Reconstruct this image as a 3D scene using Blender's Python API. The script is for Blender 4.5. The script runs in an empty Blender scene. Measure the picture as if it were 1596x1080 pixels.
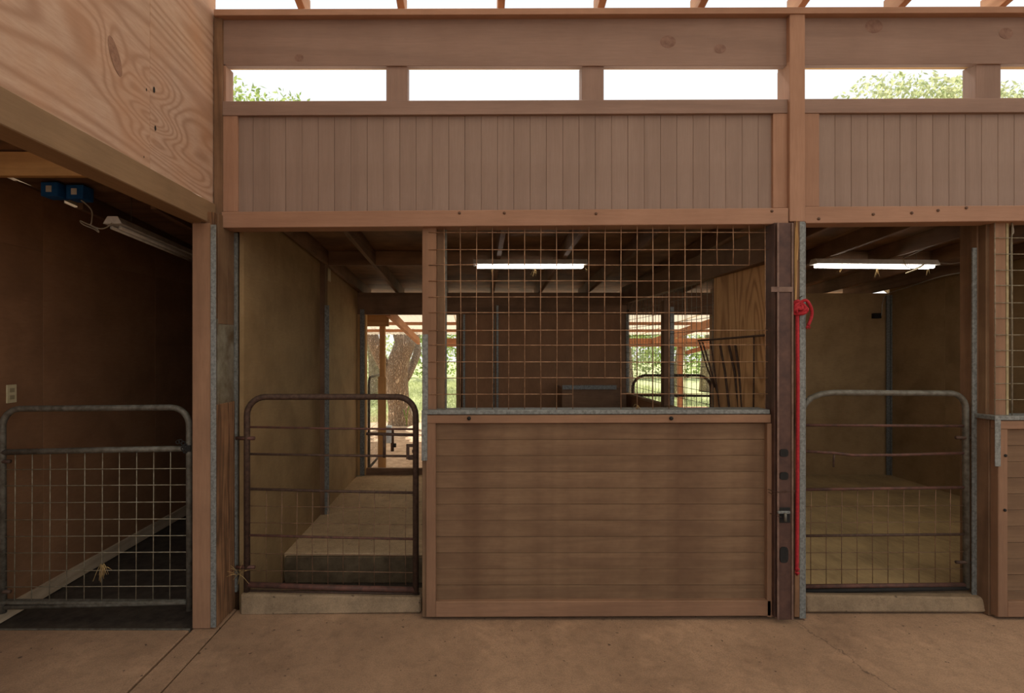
import bpy, bmesh, math, random
from mathutils import Vector, Matrix
import numpy as np
random.seed(7)
SC = bpy.context.scene
COL = SC.collection

# ------------------------------------------------------------------ camera
CAM_Y, CAM_Z, F = -3.2, 1.68, 800.0
cam = bpy.data.cameras.new('camera'); camo = bpy.data.objects.new('camera', cam); COL.objects.link(camo)
camo.location = (0, CAM_Y, CAM_Z); camo.rotation_euler = (math.pi/2, 0, 0)
cam.sensor_width = 36; cam.lens = F/1596*36
cam.shift_x = (798-742)/1596; cam.shift_y = 3/1596
cam.clip_start = .02; cam.clip_end = 300
SC.camera = camo
# ------------------------------------------------------------------ sky, sun, exposure
wd = bpy.data.worlds.new('sky'); SC.world = wd; wd.use_nodes = True
nt = wd.node_tree; nt.nodes.clear()
wo = nt.nodes.new('ShaderNodeOutputWorld'); bg = nt.nodes.new('ShaderNodeBackground')
tc = nt.nodes.new('ShaderNodeTexCoord'); sep = nt.nodes.new('ShaderNodeSeparateXYZ')
rp = nt.nodes.new('ShaderNodeValToRGB')
nt.links.new(tc.outputs['Generated'], sep.inputs[0]); nt.links.new(sep.outputs['Z'], rp.inputs[0])
rp.color_ramp.elements[0].position = 0; rp.color_ramp.elements[0].color = (1, .965, .92, 1)
rp.color_ramp.elements[1].position = .6; rp.color_ramp.elements[1].color = (.90, .95, 1, 1)
nt.links.new(rp.outputs[0], bg.inputs[0]); bg.inputs[1].default_value = 1.25
nt.links.new(bg.outputs[0], wo.inputs[0])
sun = bpy.data.lights.new('sun', 'SUN'); suno = bpy.data.objects.new('sun', sun); COL.objects.link(suno)
sun.energy = 9.0; sun.angle = math.radians(.6); sun.color = (1, .91, .78)
SE, SA = math.radians(54), math.radians(-4)          # elevation, azimuth off +Y
sd = Vector((math.sin(SA)*math.cos(SE), math.cos(SA)*math.cos(SE), math.sin(SE)))
suno.rotation_euler = sd.to_track_quat('Z', 'Y').to_euler()
SC.view_settings.view_transform = 'Standard'; SC.view_settings.look = 'None'
SC.view_settings.gamma = 1; SC.view_settings.use_curve_mapping = False
SC.view_settings.exposure = -0.2

# ------------------------------------------------------------------ materials
def lin(c):
    return tuple(((v/255)/12.92 if v <= 10 else ((v/255+.055)/1.055)**2.4) for v in c)
MC = {}
def newmat(name):
    m = bpy.data.materials.new(name); m.use_nodes = True
    n = m.node_tree; n.nodes.clear()
    o = n.nodes.new('ShaderNodeOutputMaterial'); b = n.nodes.new('ShaderNodeBsdfPrincipled')
    n.links.new(b.outputs[0], o.inputs[0])
    return m, n, b
def nd(n, t, **kw):
    x = n.nodes.new('ShaderNode'+t)
    for k, v in kw.items(): setattr(x, k, v)
    return x
def mth(n, op, a, b=None, c=None):
    x = nd(n, 'Math', operation=op)
    for i, v in enumerate((a, b, c)):
        if v is None: continue
        if hasattr(v, 'links'): n.links.new(v, x.inputs[i])
        else: x.inputs[i].default_value = v
    return x.outputs[0]
def ramp(n, src, stops):
    r = nd(n, 'ValToRGB'); e = r.color_ramp.elements
    while len(e) < len(stops): e.new(.5)
    for i, (p, c) in enumerate(stops):
        e[i].position = p; e[i].color = (c[0], c[1], c[2], 1) if hasattr(c, '__len__') else (c, c, c, 1)
    n.links.new(src, r.inputs[0]); return r.outputs[0]
def mixc(n, fac, a, b, mode='MIX'):
    x = nd(n, 'Mix', data_type='RGBA', blend_type=mode)
    for s, v in ((x.inputs[0], fac), (x.inputs[6], a), (x.inputs[7], b)):
        if hasattr(v, 'links'): n.links.new(v, s)
        elif hasattr(v, '__len__'): s.default_value = (v[0], v[1], v[2], 1)
        else: s.default_value = v
    return x.outputs[2]
def noise(n, vec, scale, detail=4, rough=.6, dist=0):
    x = nd(n, 'TexNoise'); x.inputs['Scale'].default_value = scale; x.inputs['Detail'].default_value = detail
    x.inputs['Roughness'].default_value = rough; x.inputs['Distortion'].default_value = dist
    n.links.new(vec, x.inputs['Vector']); return x.outputs['Fac']
def coords(n, axis, stretch, rnd=True):
    t = nd(n, 'TexCoord'); mp = nd(n, 'Mapping')
    s = [1, 1, 1]
    if axis: s['xyz'.index(axis)] = 1/stretch
    mp.inputs['Scale'].default_value = s
    if rnd:
        oi = nd(n, 'ObjectInfo'); v = nd(n, 'VectorMath', operation='ADD')
        cb = nd(n, 'CombineXYZ')
        for i, k in enumerate((37.0, 53.0, 71.0)): n.links.new(mth(n, 'MULTIPLY', oi.outputs['Random'], k), cb.inputs[i])
        n.links.new(t.outputs['Object'], v.inputs[0]); n.links.new(cb.outputs[0], v.inputs[1])
        n.links.new(v.outputs[0], mp.inputs['Vector']); return mp.outputs[0], oi.outputs['Random'], t
    n.links.new(t.outputs['Object'], mp.inputs['Vector']); return mp.outputs[0], None, t
def bump(n, b, h, strength=.3, dist=.004):
    x = nd(n, 'Bump'); x.inputs['Strength'].default_value = strength; x.inputs['Distance'].default_value = dist
    n.links.new(h, x.inputs['Height']); n.links.new(x.outputs[0], b.inputs['Normal'])
def wood(name, base, dark, axis, rings=10., rscale=2.2, contrast=.45, rough=.7, dirt=0., dirtc=(45, 33, 22), stretch=14, fine=.35, vary=.12, knots=None):
    key = (name, axis)
    if key in MC: return MC[key]
    m, n, b = newmat(name+'_'+axis)
    v, rnd, t = coords(n, axis, stretch)
    big = noise(n, v, rscale, 2, .5, .4)
    if knots:      # the growth rings bend round the knots: (y, z, size y, size z, strength) in metres on the wall
        g = nd(n, 'NewGeometry'); sp = nd(n, 'SeparateXYZ'); n.links.new(g.outputs['Position'], sp.inputs[0])
        for (ky, kz, sy, sz, am) in knots:
            ay = mth(n, 'POWER', mth(n, 'MULTIPLY', mth(n, 'ABSOLUTE', mth(n, 'ADD', sp.outputs[1], -ky)), 1/sy), 2)
            az = mth(n, 'POWER', mth(n, 'MULTIPLY', mth(n, 'ABSOLUTE', mth(n, 'ADD', sp.outputs[2], -kz)), 1/sz), 2)
            big = mth(n, 'ADD', big, mth(n, 'MULTIPLY', mth(n, 'EXPONENT', mth(n, 'MULTIPLY', mth(n, 'ADD', ay, az), -1)), am))
    ring = mth(n, 'MULTIPLY_ADD', mth(n, 'SINE', mth(n, 'MULTIPLY', big, rings*6.28)), .5, .5)
    fin = noise(n, v, 70, 3, .7)
    c = mixc(n, mth(n, 'MULTIPLY', mth(n, 'POWER', ring, 2.2), contrast), lin(base), lin(dark))
    c = mixc(n, mth(n, 'MULTIPLY', ramp(n, fin, [(.35, 0), (.7, 1)]), fine), c, lin(dark))
    blot = noise(n, nd_obj(n, t), 3.0, 4, .6)
    c = mixc(n, mth(n, 'MULTIPLY', ramp(n, blot, [(.4, 0), (.7, 1)]), .25+dirt), c, lin(dirtc))
    hs = nd(n, 'HueSaturation'); n.links.new(c, hs.inputs['Color'])
    n.links.new(mth(n, 'MULTIPLY_ADD', rnd, 2*vary, 1-vary), hs.inputs['Value'])
    n.links.new(hs.outputs[0], b.inputs['Base Color'])
    b.inputs['Roughness'].default_value = rough; b.inputs['Specular IOR Level'].default_value = .25
    bump(n, b, mth(n, 'ADD', mth(n, 'MULTIPLY', ring, .4), fin), .25, .002)
    MC[key] = m; return m
def nd_obj(n, t): return t.outputs['Object']
def plain(name, base, second, scale=8, rough=.7, metal=0., detail=5, bumps=.3, bdist=.003, lo=.35, hi=.65, spec=.3):
    if name in MC: return MC[name]
    m, n, b = newmat(name); v, r, t = coords(n, None, 1)
    f = noise(n, v, scale, detail, .65)
    n.links.new(ramp(n, f, [(lo, lin(base)), (hi, lin(second))]), b.inputs['Base Color'])
    b.inputs['Roughness'].default_value = rough; b.inputs['Metallic'].default_value = metal
    b.inputs['Specular IOR Level'].default_value = spec
    if bumps: bump(n, b, noise(n, v, scale*5, 4, .7), bumps, bdist)
    MC[name] = m; return m

def W_up(a):   return wood('stained_pine', (145, 119, 106), (118, 95, 84), a, 6, 2.0, .35, dirt=.05, dirtc=(118, 94, 82), vary=.05)
def W_rail(a): return wood('pale_brown_pine', (164, 126, 103), (130, 96, 76), a, 7, 2.0, .35, dirt=.05, dirtc=(124, 90, 70), vary=.06)
def W_low(a): return wood('low_brown_pine', (142, 107, 82), (110, 80, 60), a, 7, 2.2, .35, dirt=.12, dirtc=(100, 74, 56), vary=.06)
def W_board(a): return wood('weathered_siding', (144, 123, 111), (124, 103, 92), a, 7, 2.4, .35, dirt=.1, dirtc=(122, 99, 86), vary=.03)
def W_kick(a): return wood('worn_kick_board', (124, 97, 72), (96, 72, 52), a, 9, 3.2, .4, dirt=.5, dirtc=(86, 60, 42), vary=.03)
def W_dark(a): return wood('dark_rafter_wood', (128, 98, 74), (92, 68, 50), a, 8, 2.4, .5, dirt=.2)
def W_sheath(a): return wood('roof_sheathing', (150, 114, 82), (106, 78, 56), a, 5, 1.6, .5, dirt=.3, stretch=6)
def W_ply(a): return wood('orange_plywood', (194, 164, 142), (150, 112, 88), a, 17, 1.8, .6, dirt=.2, dirtc=(186, 138, 102), stretch=7, fine=.35, vary=.03, knots=((-.60, 3.02, .22, .09, .3), (-.60, 2.84, .26, .07, .35), (-.58, 2.72, .2, .05, .25), (-.88, 3.0, .08, .12, .2), (-.35, 2.9, .3, .1, -.15), (-.2, 2.68, .25, .07, .2)))
def W_ply2(a): return wood('partition_plywood', (210, 166, 116), (140, 98, 60), a, 15, 3.2, .7, dirt=.05, dirtc=(150, 112, 72), stretch=6, fine=.3)
def W_wall(a): return wood('olive_stall_plywood', (160, 132, 94), (136, 108, 74), a, 4, 1.4, .3, dirt=.3, dirtc=(108, 84, 54), stretch=5)
def W_brown(a): return wood('brown_plywood', (146, 108, 78), (120, 85, 58), a, 4, 1.4, .3, dirt=.2, dirtc=(106, 76, 54), stretch=5)
def W_beam(a): return wood('grey_tan_beam', (150, 122, 92), (118, 92, 66), a, 5, 2.0, .3, dirt=.1, dirtc=(110, 88, 66))
def W_yel(a): return wood('yellow_pine', (200, 158, 104), (164, 122, 76), a, 10, 3, .5)
def W_out(a): return wood('orange_outdoor_pine', (180, 128, 94), (140, 94, 66), a, 8, 3, .4)
def W_worn(a): return wood('chewed_post_wood', (140, 102, 72), (84, 58, 40), a, 14, 5, .8, dirt=.3)
def GALV(): return plain('galvanised_steel', (136, 138, 134), (100, 100, 96), 60, .5, .35, 3, .15, .001)
def GALVD(): return plain('dusty_galvanised_tube', (112, 108, 98), (78, 72, 62), 26, .55, .3, 5, .3, .001)
def RUST(): return plain('rusty_tube', (86, 66, 54), (60, 44, 36), 40, .65, .3, 5, .4, .001)
def RUSTR(): return plain('rusty_red_tube', (100, 66, 56), (70, 50, 42), 22, .65, .2, 5, .4, .001)
def WIRE(): return plain('rusty_wire', (176, 138, 106), (128, 94, 70), 30, .6, .2, 3, 0)
def WIREG(): return plain('grey_wire', (150, 142, 122), (116, 104, 84), 30, .55, .3, 3, 0)
def STEEL(): return plain('brown_painted_steel', (92, 66, 56), (68, 48, 42), 9, .5, .2, 6, .2, .001)
def BLACK(): return plain('black_rubber', (34, 31, 28), (24, 22, 20), 20, .8)
def MAT(): return plain('rubber_mat', (72, 62, 52), (52, 44, 36), 14, .85)
def WHITE(): return plain('white_enamel', (214, 212, 206), (190, 186, 178), 12, .45, 0, 3, 0)
def IVORY(): return plain('ivory_plastic', (196, 184, 150), (180, 166, 130), 12, .5, 0, 3, 0)
def BLUE(): return plain('blue_plastic', (30, 92, 160), (22, 74, 134), 12, .5, 0, 3, 0)
def STRAW(): return plain('dry_straw', (196, 166, 112), (150, 120, 76), 30, .9, 0, 3, 0)
def CABLE(): return plain('grey_cable', (160, 152, 138), (140, 130, 112), 30, .6, 0, 2, 0)
def BARK():
    if 'bark' in MC: return MC['bark']
    m, n, b = newmat('oak_bark'); v, r, t = coords(n, 'z', 3.4, False)
    vo = nd(n, 'TexVoronoi', feature='DISTANCE_TO_EDGE'); vo.inputs['Scale'].default_value = 34
    mp = nd(n, 'VectorMath', operation='ADD'); nz = nd(n, 'TexNoise'); nz.inputs['Scale'].default_value = 6
    n.links.new(v, nz.inputs['Vector']); n.links.new(v, mp.inputs[0]); 
    sc_ = nd(n, 'VectorMath', operation='SCALE'); sc_.inputs['Scale'].default_value = .3
    n.links.new(nz.outputs['Color'], sc_.inputs[0]); n.links.new(sc_.outputs[0], mp.inputs[1])
    n.links.new(mp.outputs[0], vo.inputs['Vector'])
    f = ramp(n, vo.outputs['Distance'], [(.0, 0), (.34, 1)])
    n.links.new(mixc(n, f, lin((128, 106, 82)), lin((208, 186, 158))), b.inputs['Base Color'])
    b.inputs['Roughness'].default_value = .9; bump(n, b, f, .9, .03); MC['bark'] = m; return m
def LEAF(name, c, c2):
    if name in MC: return MC[name]
    m, n, b = newmat(name); n.nodes.remove(b)
    o = [x for x in n.nodes if x.type == 'OUTPUT_MATERIAL'][0]
    v, r, t = coords(n, None, 1, False); f = noise(n, v, 5, 3)
    cc = ramp(n, f, [(.35, lin(c)), (.65, lin(c2))])
    d = nd(n, 'BsdfDiffuse'); tr = nd(n, 'BsdfTranslucent'); mx = nd(n, 'MixShader'); mx.inputs[0].default_value = .5
    n.links.new(cc, d.inputs[0]); n.links.new(cc, tr.inputs[0]); n.links.new(d.outputs[0], mx.inputs[1])
    n.links.new(tr.outputs[0], mx.inputs[2]); n.links.new(mx.outputs[0], o.inputs[0]); MC[name] = m; return m
def TRANSL(name, col, k=.75):
    if name in MC: return MC[name]
    m, n, b = newmat(name); n.nodes.remove(b)
    o = [x for x in n.nodes if x.type == 'OUTPUT_MATERIAL'][0]
    d = nd(n, 'BsdfDiffuse'); tr = nd(n, 'BsdfTranslucent'); mx = nd(n, 'MixShader'); mx.inputs[0].default_value = k
    for x in (d, tr): x.inputs[0].default_value = (*lin(col), 1)
    n.links.new(d.outputs[0], mx.inputs[1]); n.links.new(tr.outputs[0], mx.inputs[2]); n.links.new(mx.outputs[0], o.inputs[0])
    MC[name] = m; return m
def EMIT(name, col, s):
    if name in MC: return MC[name]
    m, n, b = newmat(name); b.inputs['Base Color'].default_value = (*lin(col), 1)
    b.inputs['Emission Color'].default_value = (*lin(col), 1); b.inputs['Emission Strength'].default_value = s
    MC[name] = m; return m
def CONC(name='aisle_concrete', a=(166, 133, 105), c=(132, 103, 80), crack=True):
    if name in MC: return MC[name]
    m, n, b = newmat(name); g = nd(n, 'NewGeometry'); p = g.outputs['Position']
    f1 = noise(n, p, 1.1, 5, .6, .3); f2 = noise(n, p, 14, 6, .75); f3 = noise(n, p, 130, 3, .8)
    col = ramp(n, f1, [(.3, lin(c)), (.65, lin(a))])
    col = mixc(n, mth(n, 'MULTIPLY', ramp(n, f2, [(.45, 0), (.75, 1)]), .45), col, lin([v*.68 for v in c]))
    col = mixc(n, mth(n, 'MULTIPLY', ramp(n, f3, [(.45, 0), (.6, 1)]), .30), col, lin([v*.62 for v in c]))
    sp = noise(n, p, 26, 2, .5); col = mixc(n, mth(n, 'MULTIPLY', ramp(n, sp, [(.70, 0), (.74, 1)]), .8), col, lin((62, 48, 38)))
    pale = noise(n, p, 2.7, 5, .7); col = mixc(n, mth(n, 'MULTIPLY', ramp(n, pale, [(.55, 0), (.72, 1)]), .35), col, lin([min(255, v*1.22) for v in a]))
    if crack:   # a hairline crack running from the tall post out into the aisle
        s = nd(n, 'SeparateXYZ'); n.links.new(p, s.inputs[0])
        wob = noise(n, p, 7, 4, .7)
        d = mth(n, 'ABSOLUTE', mth(n, 'ADD', mth(n, 'ADD', s.outputs[0], mth(n, 'MULTIPLY', s.outputs[1], .16)), mth(n, 'MULTIPLY_ADD', wob, .16, -2.04)))
        k = ramp(n, d, [(.002, 1), (.005, 0)])
        col = mixc(n, mth(n, 'MULTIPLY', k, .6), col, lin((52, 40, 32)))
    n.links.new(col, b.inputs['Base Color']); b.inputs['Roughness'].default_value = .8; b.inputs['Specular IOR Level'].default_value = .3
    bump(n, b, mth(n, 'ADD', f2, f3), .35, .004); MC[name] = m; return m
def EARTH():
    if 'earth' in MC: return MC['earth']
    m, n, b = newmat('straw_littered_earth'); g = nd(n, 'NewGeometry'); p = g.outputs['Position']
    mp = nd(n, 'Mapping'); mp.inputs['Scale'].default_value = (1, .25, 1); mp.inputs['Rotation'].default_value = (0, 0, 1.0)
    n.links.new(p, mp.inputs[0])
    f1 = noise(n, p, 2.3, 5, .65); f2 = noise(n, mp.outputs[0], 40, 4, .75)
    col = ramp(n, f1, [(.3, lin((134, 112, 76))), (.65, lin((180, 154, 108)))])
    col = mixc(n, mth(n, 'MULTIPLY', ramp(n, f2, [(.45, 0), (.65, 1)]), .45), col, lin((190, 164, 116)))
    n.links.new(col, b.inputs['Base Color']); b.inputs['Roughness'].default_value = .9
    bump(n, b, f2, .5, .01); MC['earth'] = m; return m
def GROUND():
    if 'ground' in MC: return MC['ground']
    m, n, b = newmat('dirt_and_grass'); g = nd(n, 'NewGeometry'); p = g.outputs['Position']
    s = nd(n, 'SeparateXYZ'); n.links.new(p, s.inputs[0])
    f = noise(n, p, 1.3, 6, .7); f2 = noise(n, p, 9, 5, .7)
    gr = ramp(n, f2, [(.3, lin((138, 148, 98))), (.7, lin((190, 194, 142)))])
    di = ramp(n, f2, [(.3, lin((160, 132, 106))), (.7, lin((216, 188, 160)))])
    k = mth(n, 'ADD', mth(n, 'MULTIPLY_ADD', s.outputs[1], .5, -4.9), mth(n, 'MULTIPLY_ADD', f, 4.0, -1.6))
    n.links.new(mixc(n, ramp(n, k, [(.2, 0), (.8, 1)]), di, gr), b.inputs['Base Color'])
    b.inputs['Roughness'].default_value = .95; bump(n, b, f2, .6, .02); MC['ground'] = m; return m

# ------------------------------------------------------------------ geometry helpers
def rootof(o):
    return o
def link(name, me, loc, m, parent=None):
    o = bpy.data.objects.new(name, me); COL.objects.link(o)
    if m: me.materials.append(m)
    if parent:
        o.parent = parent; p = Vector((0, 0, 0)); q = parent
        while q: p += q.location; q = q.parent
        o.location = Vector(loc)-p
    else: o.location = loc
    return o
def mesh_from(name, verts, faces, m, parent=None, loc=None, bev=0., smooth=False):
    c = Vector(loc) if loc is not None else sum((Vector(v) for v in verts), Vector())/len(verts)
    me = bpy.data.meshes.new(name)
    me.from_pydata([tuple(Vector(v)-c) for v in verts], [], faces)
    if bev > 0:
        bm = bmesh.new(); bm.from_mesh(me)
        bmesh.ops.bevel(bm, geom=bm.edges[:], offset=bev, segments=1, affect='EDGES')
        bm.to_mesh(me); bm.free()
    if smooth: me.polygons.foreach_set('use_smooth', [True]*len(me.polygons))
    me.update()
    return link(name, me, c, m, parent)
QF = [(0, 1, 2, 3), (7, 6, 5, 4), (0, 4, 5, 1), (1, 5, 6, 2), (2, 6, 7, 3), (3, 7, 4, 0)]
def hexa(name, p, m, parent=None, bev=.002):
    """p: 4 front corners (bl, br, tr, tl) then 4 back ones"""
    return mesh_from(name, p, QF, m, parent, bev=bev)
def box(name, x0, x1, y0, y1, z0, z1, m, parent=None, bev=.002):
    return hexa(name, [(x0, y0, z0), (x1, y0, z0), (x1, y0, z1), (x0, y0, z1), (x0, y1, z0), (x1, y1, z0), (x1, y1, z1), (x0, y1, z1)], m, parent, bev)
def P(px, py, Y):
    s = F/(Y-CAM_Y); return ((px-742)/s, Y, CAM_Z-(py-543)/s)
def pb(name, xl, xr, yt, yb, Y, T, m, parent=None, bev=.002):
    """board whose front face stands on plane Y; yt / yb may be (left, right)"""
    if not hasattr(yt, '__len__'): yt = (yt, yt)
    if not hasattr(yb, '__len__'): yb = (yb, yb)
    a = [P(xl, yb[0], Y), P(xr, yb[1], Y), P(xr, yt[1], Y), P(xl, yt[0], Y)]
    return hexa(name, a+[(x, y+T, z) for x, y, z in a], m, parent, bev)
def empty(name, loc, label=None, cat=None, group=None, kind=None):
    o = bpy.data.objects.new(name, None); COL.objects.link(o); o.location = loc; o.empty_display_size = .1
    return tag(o, label, cat, group, kind)
def tag(o, label=None, cat=None, group=None, kind=None):
    if label: o['label'] = label
    if cat: o['category'] = cat
    if group: o['group'] = group
    if kind: o['kind'] = kind
    return o
def sweep(pts, r, n=8, V=None, Fc=None, cap=True):
    """append a tube along pts to V,Fc"""
    if V is None: V, Fc = [], []
    pts = [Vector(p) for p in pts]; up = None; base = len(V)
    for i, p in enumerate(pts):
        d = (pts[min(i+1, len(pts)-1)]-pts[max(i-1, 0)]).normalized()
        if up is None:
            up = Vector((0, 0, 1)) if abs(d.z) < .9 else Vector((0, 1, 0))
        s = d.cross(up).normalized(); up = s.cross(d).normalized()
        rr = float(r[i]) if hasattr(r, '__len__') else r
        for k in range(n):
            a = 2*math.pi*k/n; V.append(p+rr*(math.cos(a)*s+math.sin(a)*up))
    for i in range(len(pts)-1):
        for k in range(n):
            a = base+i*n+k; b = base+i*n+(k+1) % n; Fc.append((a, b, b+n, a+n))
    if cap:
        Fc.append(tuple(base+k for k in range(n))[::-1]); Fc.append(tuple(base+(len(pts)-1)*n+k for k in range(n)))
    return V, Fc
def tube(name, pts, r, m, parent=None, n=8):
    V, Fc = sweep(pts, r, n); return mesh_from(name, V, Fc, m, parent, smooth=True)
def tubes(name, lst, r, m, parent=None, n=5):
    V, Fc = [], []
    for p in lst: sweep(p, r, n, V, Fc)
    return mesh_from(name, V, Fc, m, parent, smooth=True)
def cyl(name, c, axis, r, h, m, parent=None, n=12):
    a = Vector(axis).normalized()*h/2; c = Vector(c); return tube(name, [c-a, c+a], r, m, parent, n)
def arc(c, r, a0, a1, k, Y):
    return [(c[0]+r*math.cos(a), Y, c[1]+r*math.sin(a)) for a in [a0+(a1-a0)*i/k for i in range(k+1)]]
def smoothpath(pts, k=8):
    pts = [Vector(p) for p in pts]; out = []
    for i in range(len(pts)-1):
        a, b, c, d = pts[max(i-1, 0)], pts[i], pts[i+1], pts[min(i+2, len(pts)-1)]
        for j in range(k):
            t = j/k; out.append(.5*((2*b)+(c-a)*t+(2*a-5*b+4*c-d)*t*t+(3*b-a-3*c+d)*t**3))
    out.append(pts[-1]); return out
def straw(name, at, n, spread, L, m, parent=None, down=False):
    ls = []
    for i in range(n):
        a = Vector(at)+Vector([random.uniform(-spread, spread) for _ in range(3)])
        d = Vector((random.uniform(-.4, .4) if down else random.uniform(-1, 1), random.uniform(-.6, .3), random.uniform(-1.6, -.2) if down else random.uniform(-.5, 1)))
        d = d.normalized()*L*random.uniform(.5, 1); ls.append([a, a+d*.5+Vector((0, 0, .006)), a+d])
    return tubes(name, ls, .0014, m, parent, 3)

# =================================================================== SETTING
# ---- aisle floor: concrete slabs with joints
fl = empty('floor', (0, -2, 0), 'tan concrete barn aisle floor cast in slabs with open joints', 'floor', kind='structure')
box('concrete_slab', -1.535, 7, -7, .1, -.15, 0, CONC(), fl, .004)
box('concrete_slab', -1.70, -1.547, -7, .12, -.15, -.002, CONC(), fl, .006)
box('concrete_slab', -5, -1.712, -7, -.135, -.15, 0, CONC(), fl, .006)
box('joint_bed', -5, 7, -7, .1, -.3, -.152, BLACK(), fl, 0)
lf = box('floor_left_bay', -5, -1.6, -.125, 3.4, -.2, -.02, MAT(), None, .004)
tag(lf, 'dark rubber matted floor of the left bay behind its gate', 'floor', kind='structure')
box('edge_strip', -2.95, -1.71, -.134, -.126, -.1, .004, GALVD(), lf, .001)
# ---- stall floors
sf = box('floor_stall', -1.52, 1.86, .86, 3.38, -.16, .06, CONC('stall_concrete', (206, 178, 142), (172, 146, 112), False), None, .006)
tag(sf, 'pale dusty raised concrete floor of the middle stall', 'floor', kind='structure')
pit = box('floor_pit', -1.52, 1.86, .14, .86, -.3, -.16, MAT(), None, 0)
tag(pit, 'dark sunken strip of floor just behind the middle stall gate', 'floor', kind='structure')
box('riser_board', -1.5, 1.84, .82, .86, -.158, .045, plain('dark_riser', (112, 96, 74), (84, 70, 52), 9, .9), pit, .004)
rf = box('floor_stall_right', 1.95, 5.3, .17, 3.38, -.2, .065, EARTH(), None, .006)
tag(rf, 'yellowish earth floor littered with straw in the right stall', 'floor', kind='structure')
s1 = hexa('concrete_sill', [P(374, 960, .04), P(656, 956, .04), P(656, 932, .06), P(374, 926, .06), (-1.5, .2, -.01), (-.34, .2, -.01), (-.34, .2, .1), (-1.5, .2, .115)], CONC('sill_concrete', (146, 124, 98), (112, 92, 70), False), None, .01)
tag(s1, 'low rough concrete sill under the rusty gate of the middle stall', 'sill')
s2 = hexa('concrete_sill', [P(1256, 955, .04), P(1540, 955, .04), P(1540, 932, .06), P(1256, 927, .06), (2.07, .165, -.01), (3.3, .165, -.01), (3.3, .165, .1), (2.07, .165, .1)], CONC('sill_concrete'), None, .01)
tag(s2, 'low rough concrete sill under the gate of the right stall', 'sill')

# ---- ground outside
gme = []
gv = [(-40, 3.45), (40, 3.45), (40, 60), (-40, 60)]
gd = mesh_from('ground', [(x, y, -.02) for x, y in gv], [(0, 1, 2, 3)], GROUND(), None)
tag(gd, 'brown dirt turning to sunlit grass behind the barn', 'ground', kind='structure')
gd2 = mesh_from('ground_front', [(-40, -40, -.32), (40, -40, -.32), (40, 3.44, -.32), (-40, 3.44, -.32)], [(0, 1, 2, 3)], plain('yard_dirt', (150, 124, 98), (120, 98, 74), 1.5, .95), None)
tag(gd2, 'plain dirt yard around the front of the barn', 'ground', kind='structure')

# ---- upper front wall
wf = empty('wall_front', (0, 0, 2.4), 'brown stained wooden wall above the stalls with a row of open slots', 'wall', kind='structure')
pb('top_plate', 333, 1800, (14, 9), (24, 19), -.045, .14, W_rail('x'), wf)
pb('fascia_board', 345, 1230, (22, 22), (102.5, 102.5), 0, .04, W_up('x'), wf)
pb('fascia_board', 1254, 1800, (22, 19), (101, 98), 0, .04, W_up('x'), wf)
pb('inner_plate', 345, 1800, (22, 19), (104, 103), .05, .04, W_yel('x'), wf)
pb('corner_post', 333, 346, 22, 350, -.02, .09, W_dark('z'), wf)
for a, c in ((602, 635), (907, 941), (1521, 1560)):
    pb('slot_stud', a, c, 98, 162, .012, .09, W_up('z'), wf)
pb('slot_stud', 343, 352, 100, 162, .0, .1, W_rail('z'), wf)
pb('slot_stud', 1226, 1233, 100, 162, .01, .1, W_rail('z'), wf)
pb('slot_stud', 1700, 1740, 98, 162, .012, .09, W_up('z'), wf)
pb('sill_rail', 345, 1230, (157.5, 154.5), (180, 176), -.012, .09, W_up('x'), wf)
pb('sill_rail', 1254, 1800, (154, 151.5), (176, 174), -.012, .09, W_up('x'), wf)
pb('stile', 346, 370, 180, 330, -.006, .04, W_rail('z'), wf)
pb('stile', 1205, 1230, 176, 324, -.006, .04, W_rail('z'), wf)
pb('stile', 1254, 1277, 176, 322, -.006, .04, W_rail('z'), wf)
x = 369.0; i = 0
while x < 1206:
    w = 25.4; xr = min(x+w, 1207)
    pb('panel_board', x+.12, xr-.12, 178, 332, .012+random.uniform(0, .003), .02, W_board('z'), wf, .0018); x += w
x = 1276.0
while x < 1800:
    pb('panel_board', x+.12, x+25.2, 174, 326, .012+random.uniform(0, .003), .02, W_board('z'), wf, .0018); x += 25.4
pb('seam_backing', 345, 1800, 172, 330, .036, .01, W_board('x'), wf, 0)
pb('bottom_beam', 345, 1229, (330, 324), (355, 349), -.03, .12, W_rail('x'), wf, .003)
pb('bottom_beam', 1253, 1800, (322, 319), (348, 342), -.03, .12, W_rail('x'), wf, .003)
for px, py in ((716, 332), (786, 332), (929, 333), (1203, 329), (1276, 341), (1361, 334), (1421, 332), (1462, 328), (1506, 324)):
    c = P(px, py, -.031); cyl('bolt_head', c, (0, 1, 0), .009, .006, plain('rusted_bolt', (104, 76, 58), (84, 60, 46), 40, .7), wf, 10)
# knots in the fascia: real plugs of darker wood, flush
for px, py, r in ((466, 90, .026), (1041, 65, .045), (1122, 76, .034), (1362, 41, .05), (1568, 52, .04)):
    c = P(px, py, -.0005); kn = [(c[0]+r*math.cos(q*math.pi/10)*1.1, -.0012, c[2]+r*.85*math.sin(q*math.pi/10)) for q in range(20)]
    mesh_from('wood_knot', kn, [tuple(range(20))], plain('knot_wood', (134, 104, 90), (112, 84, 72), 30, .7), wf)

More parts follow.
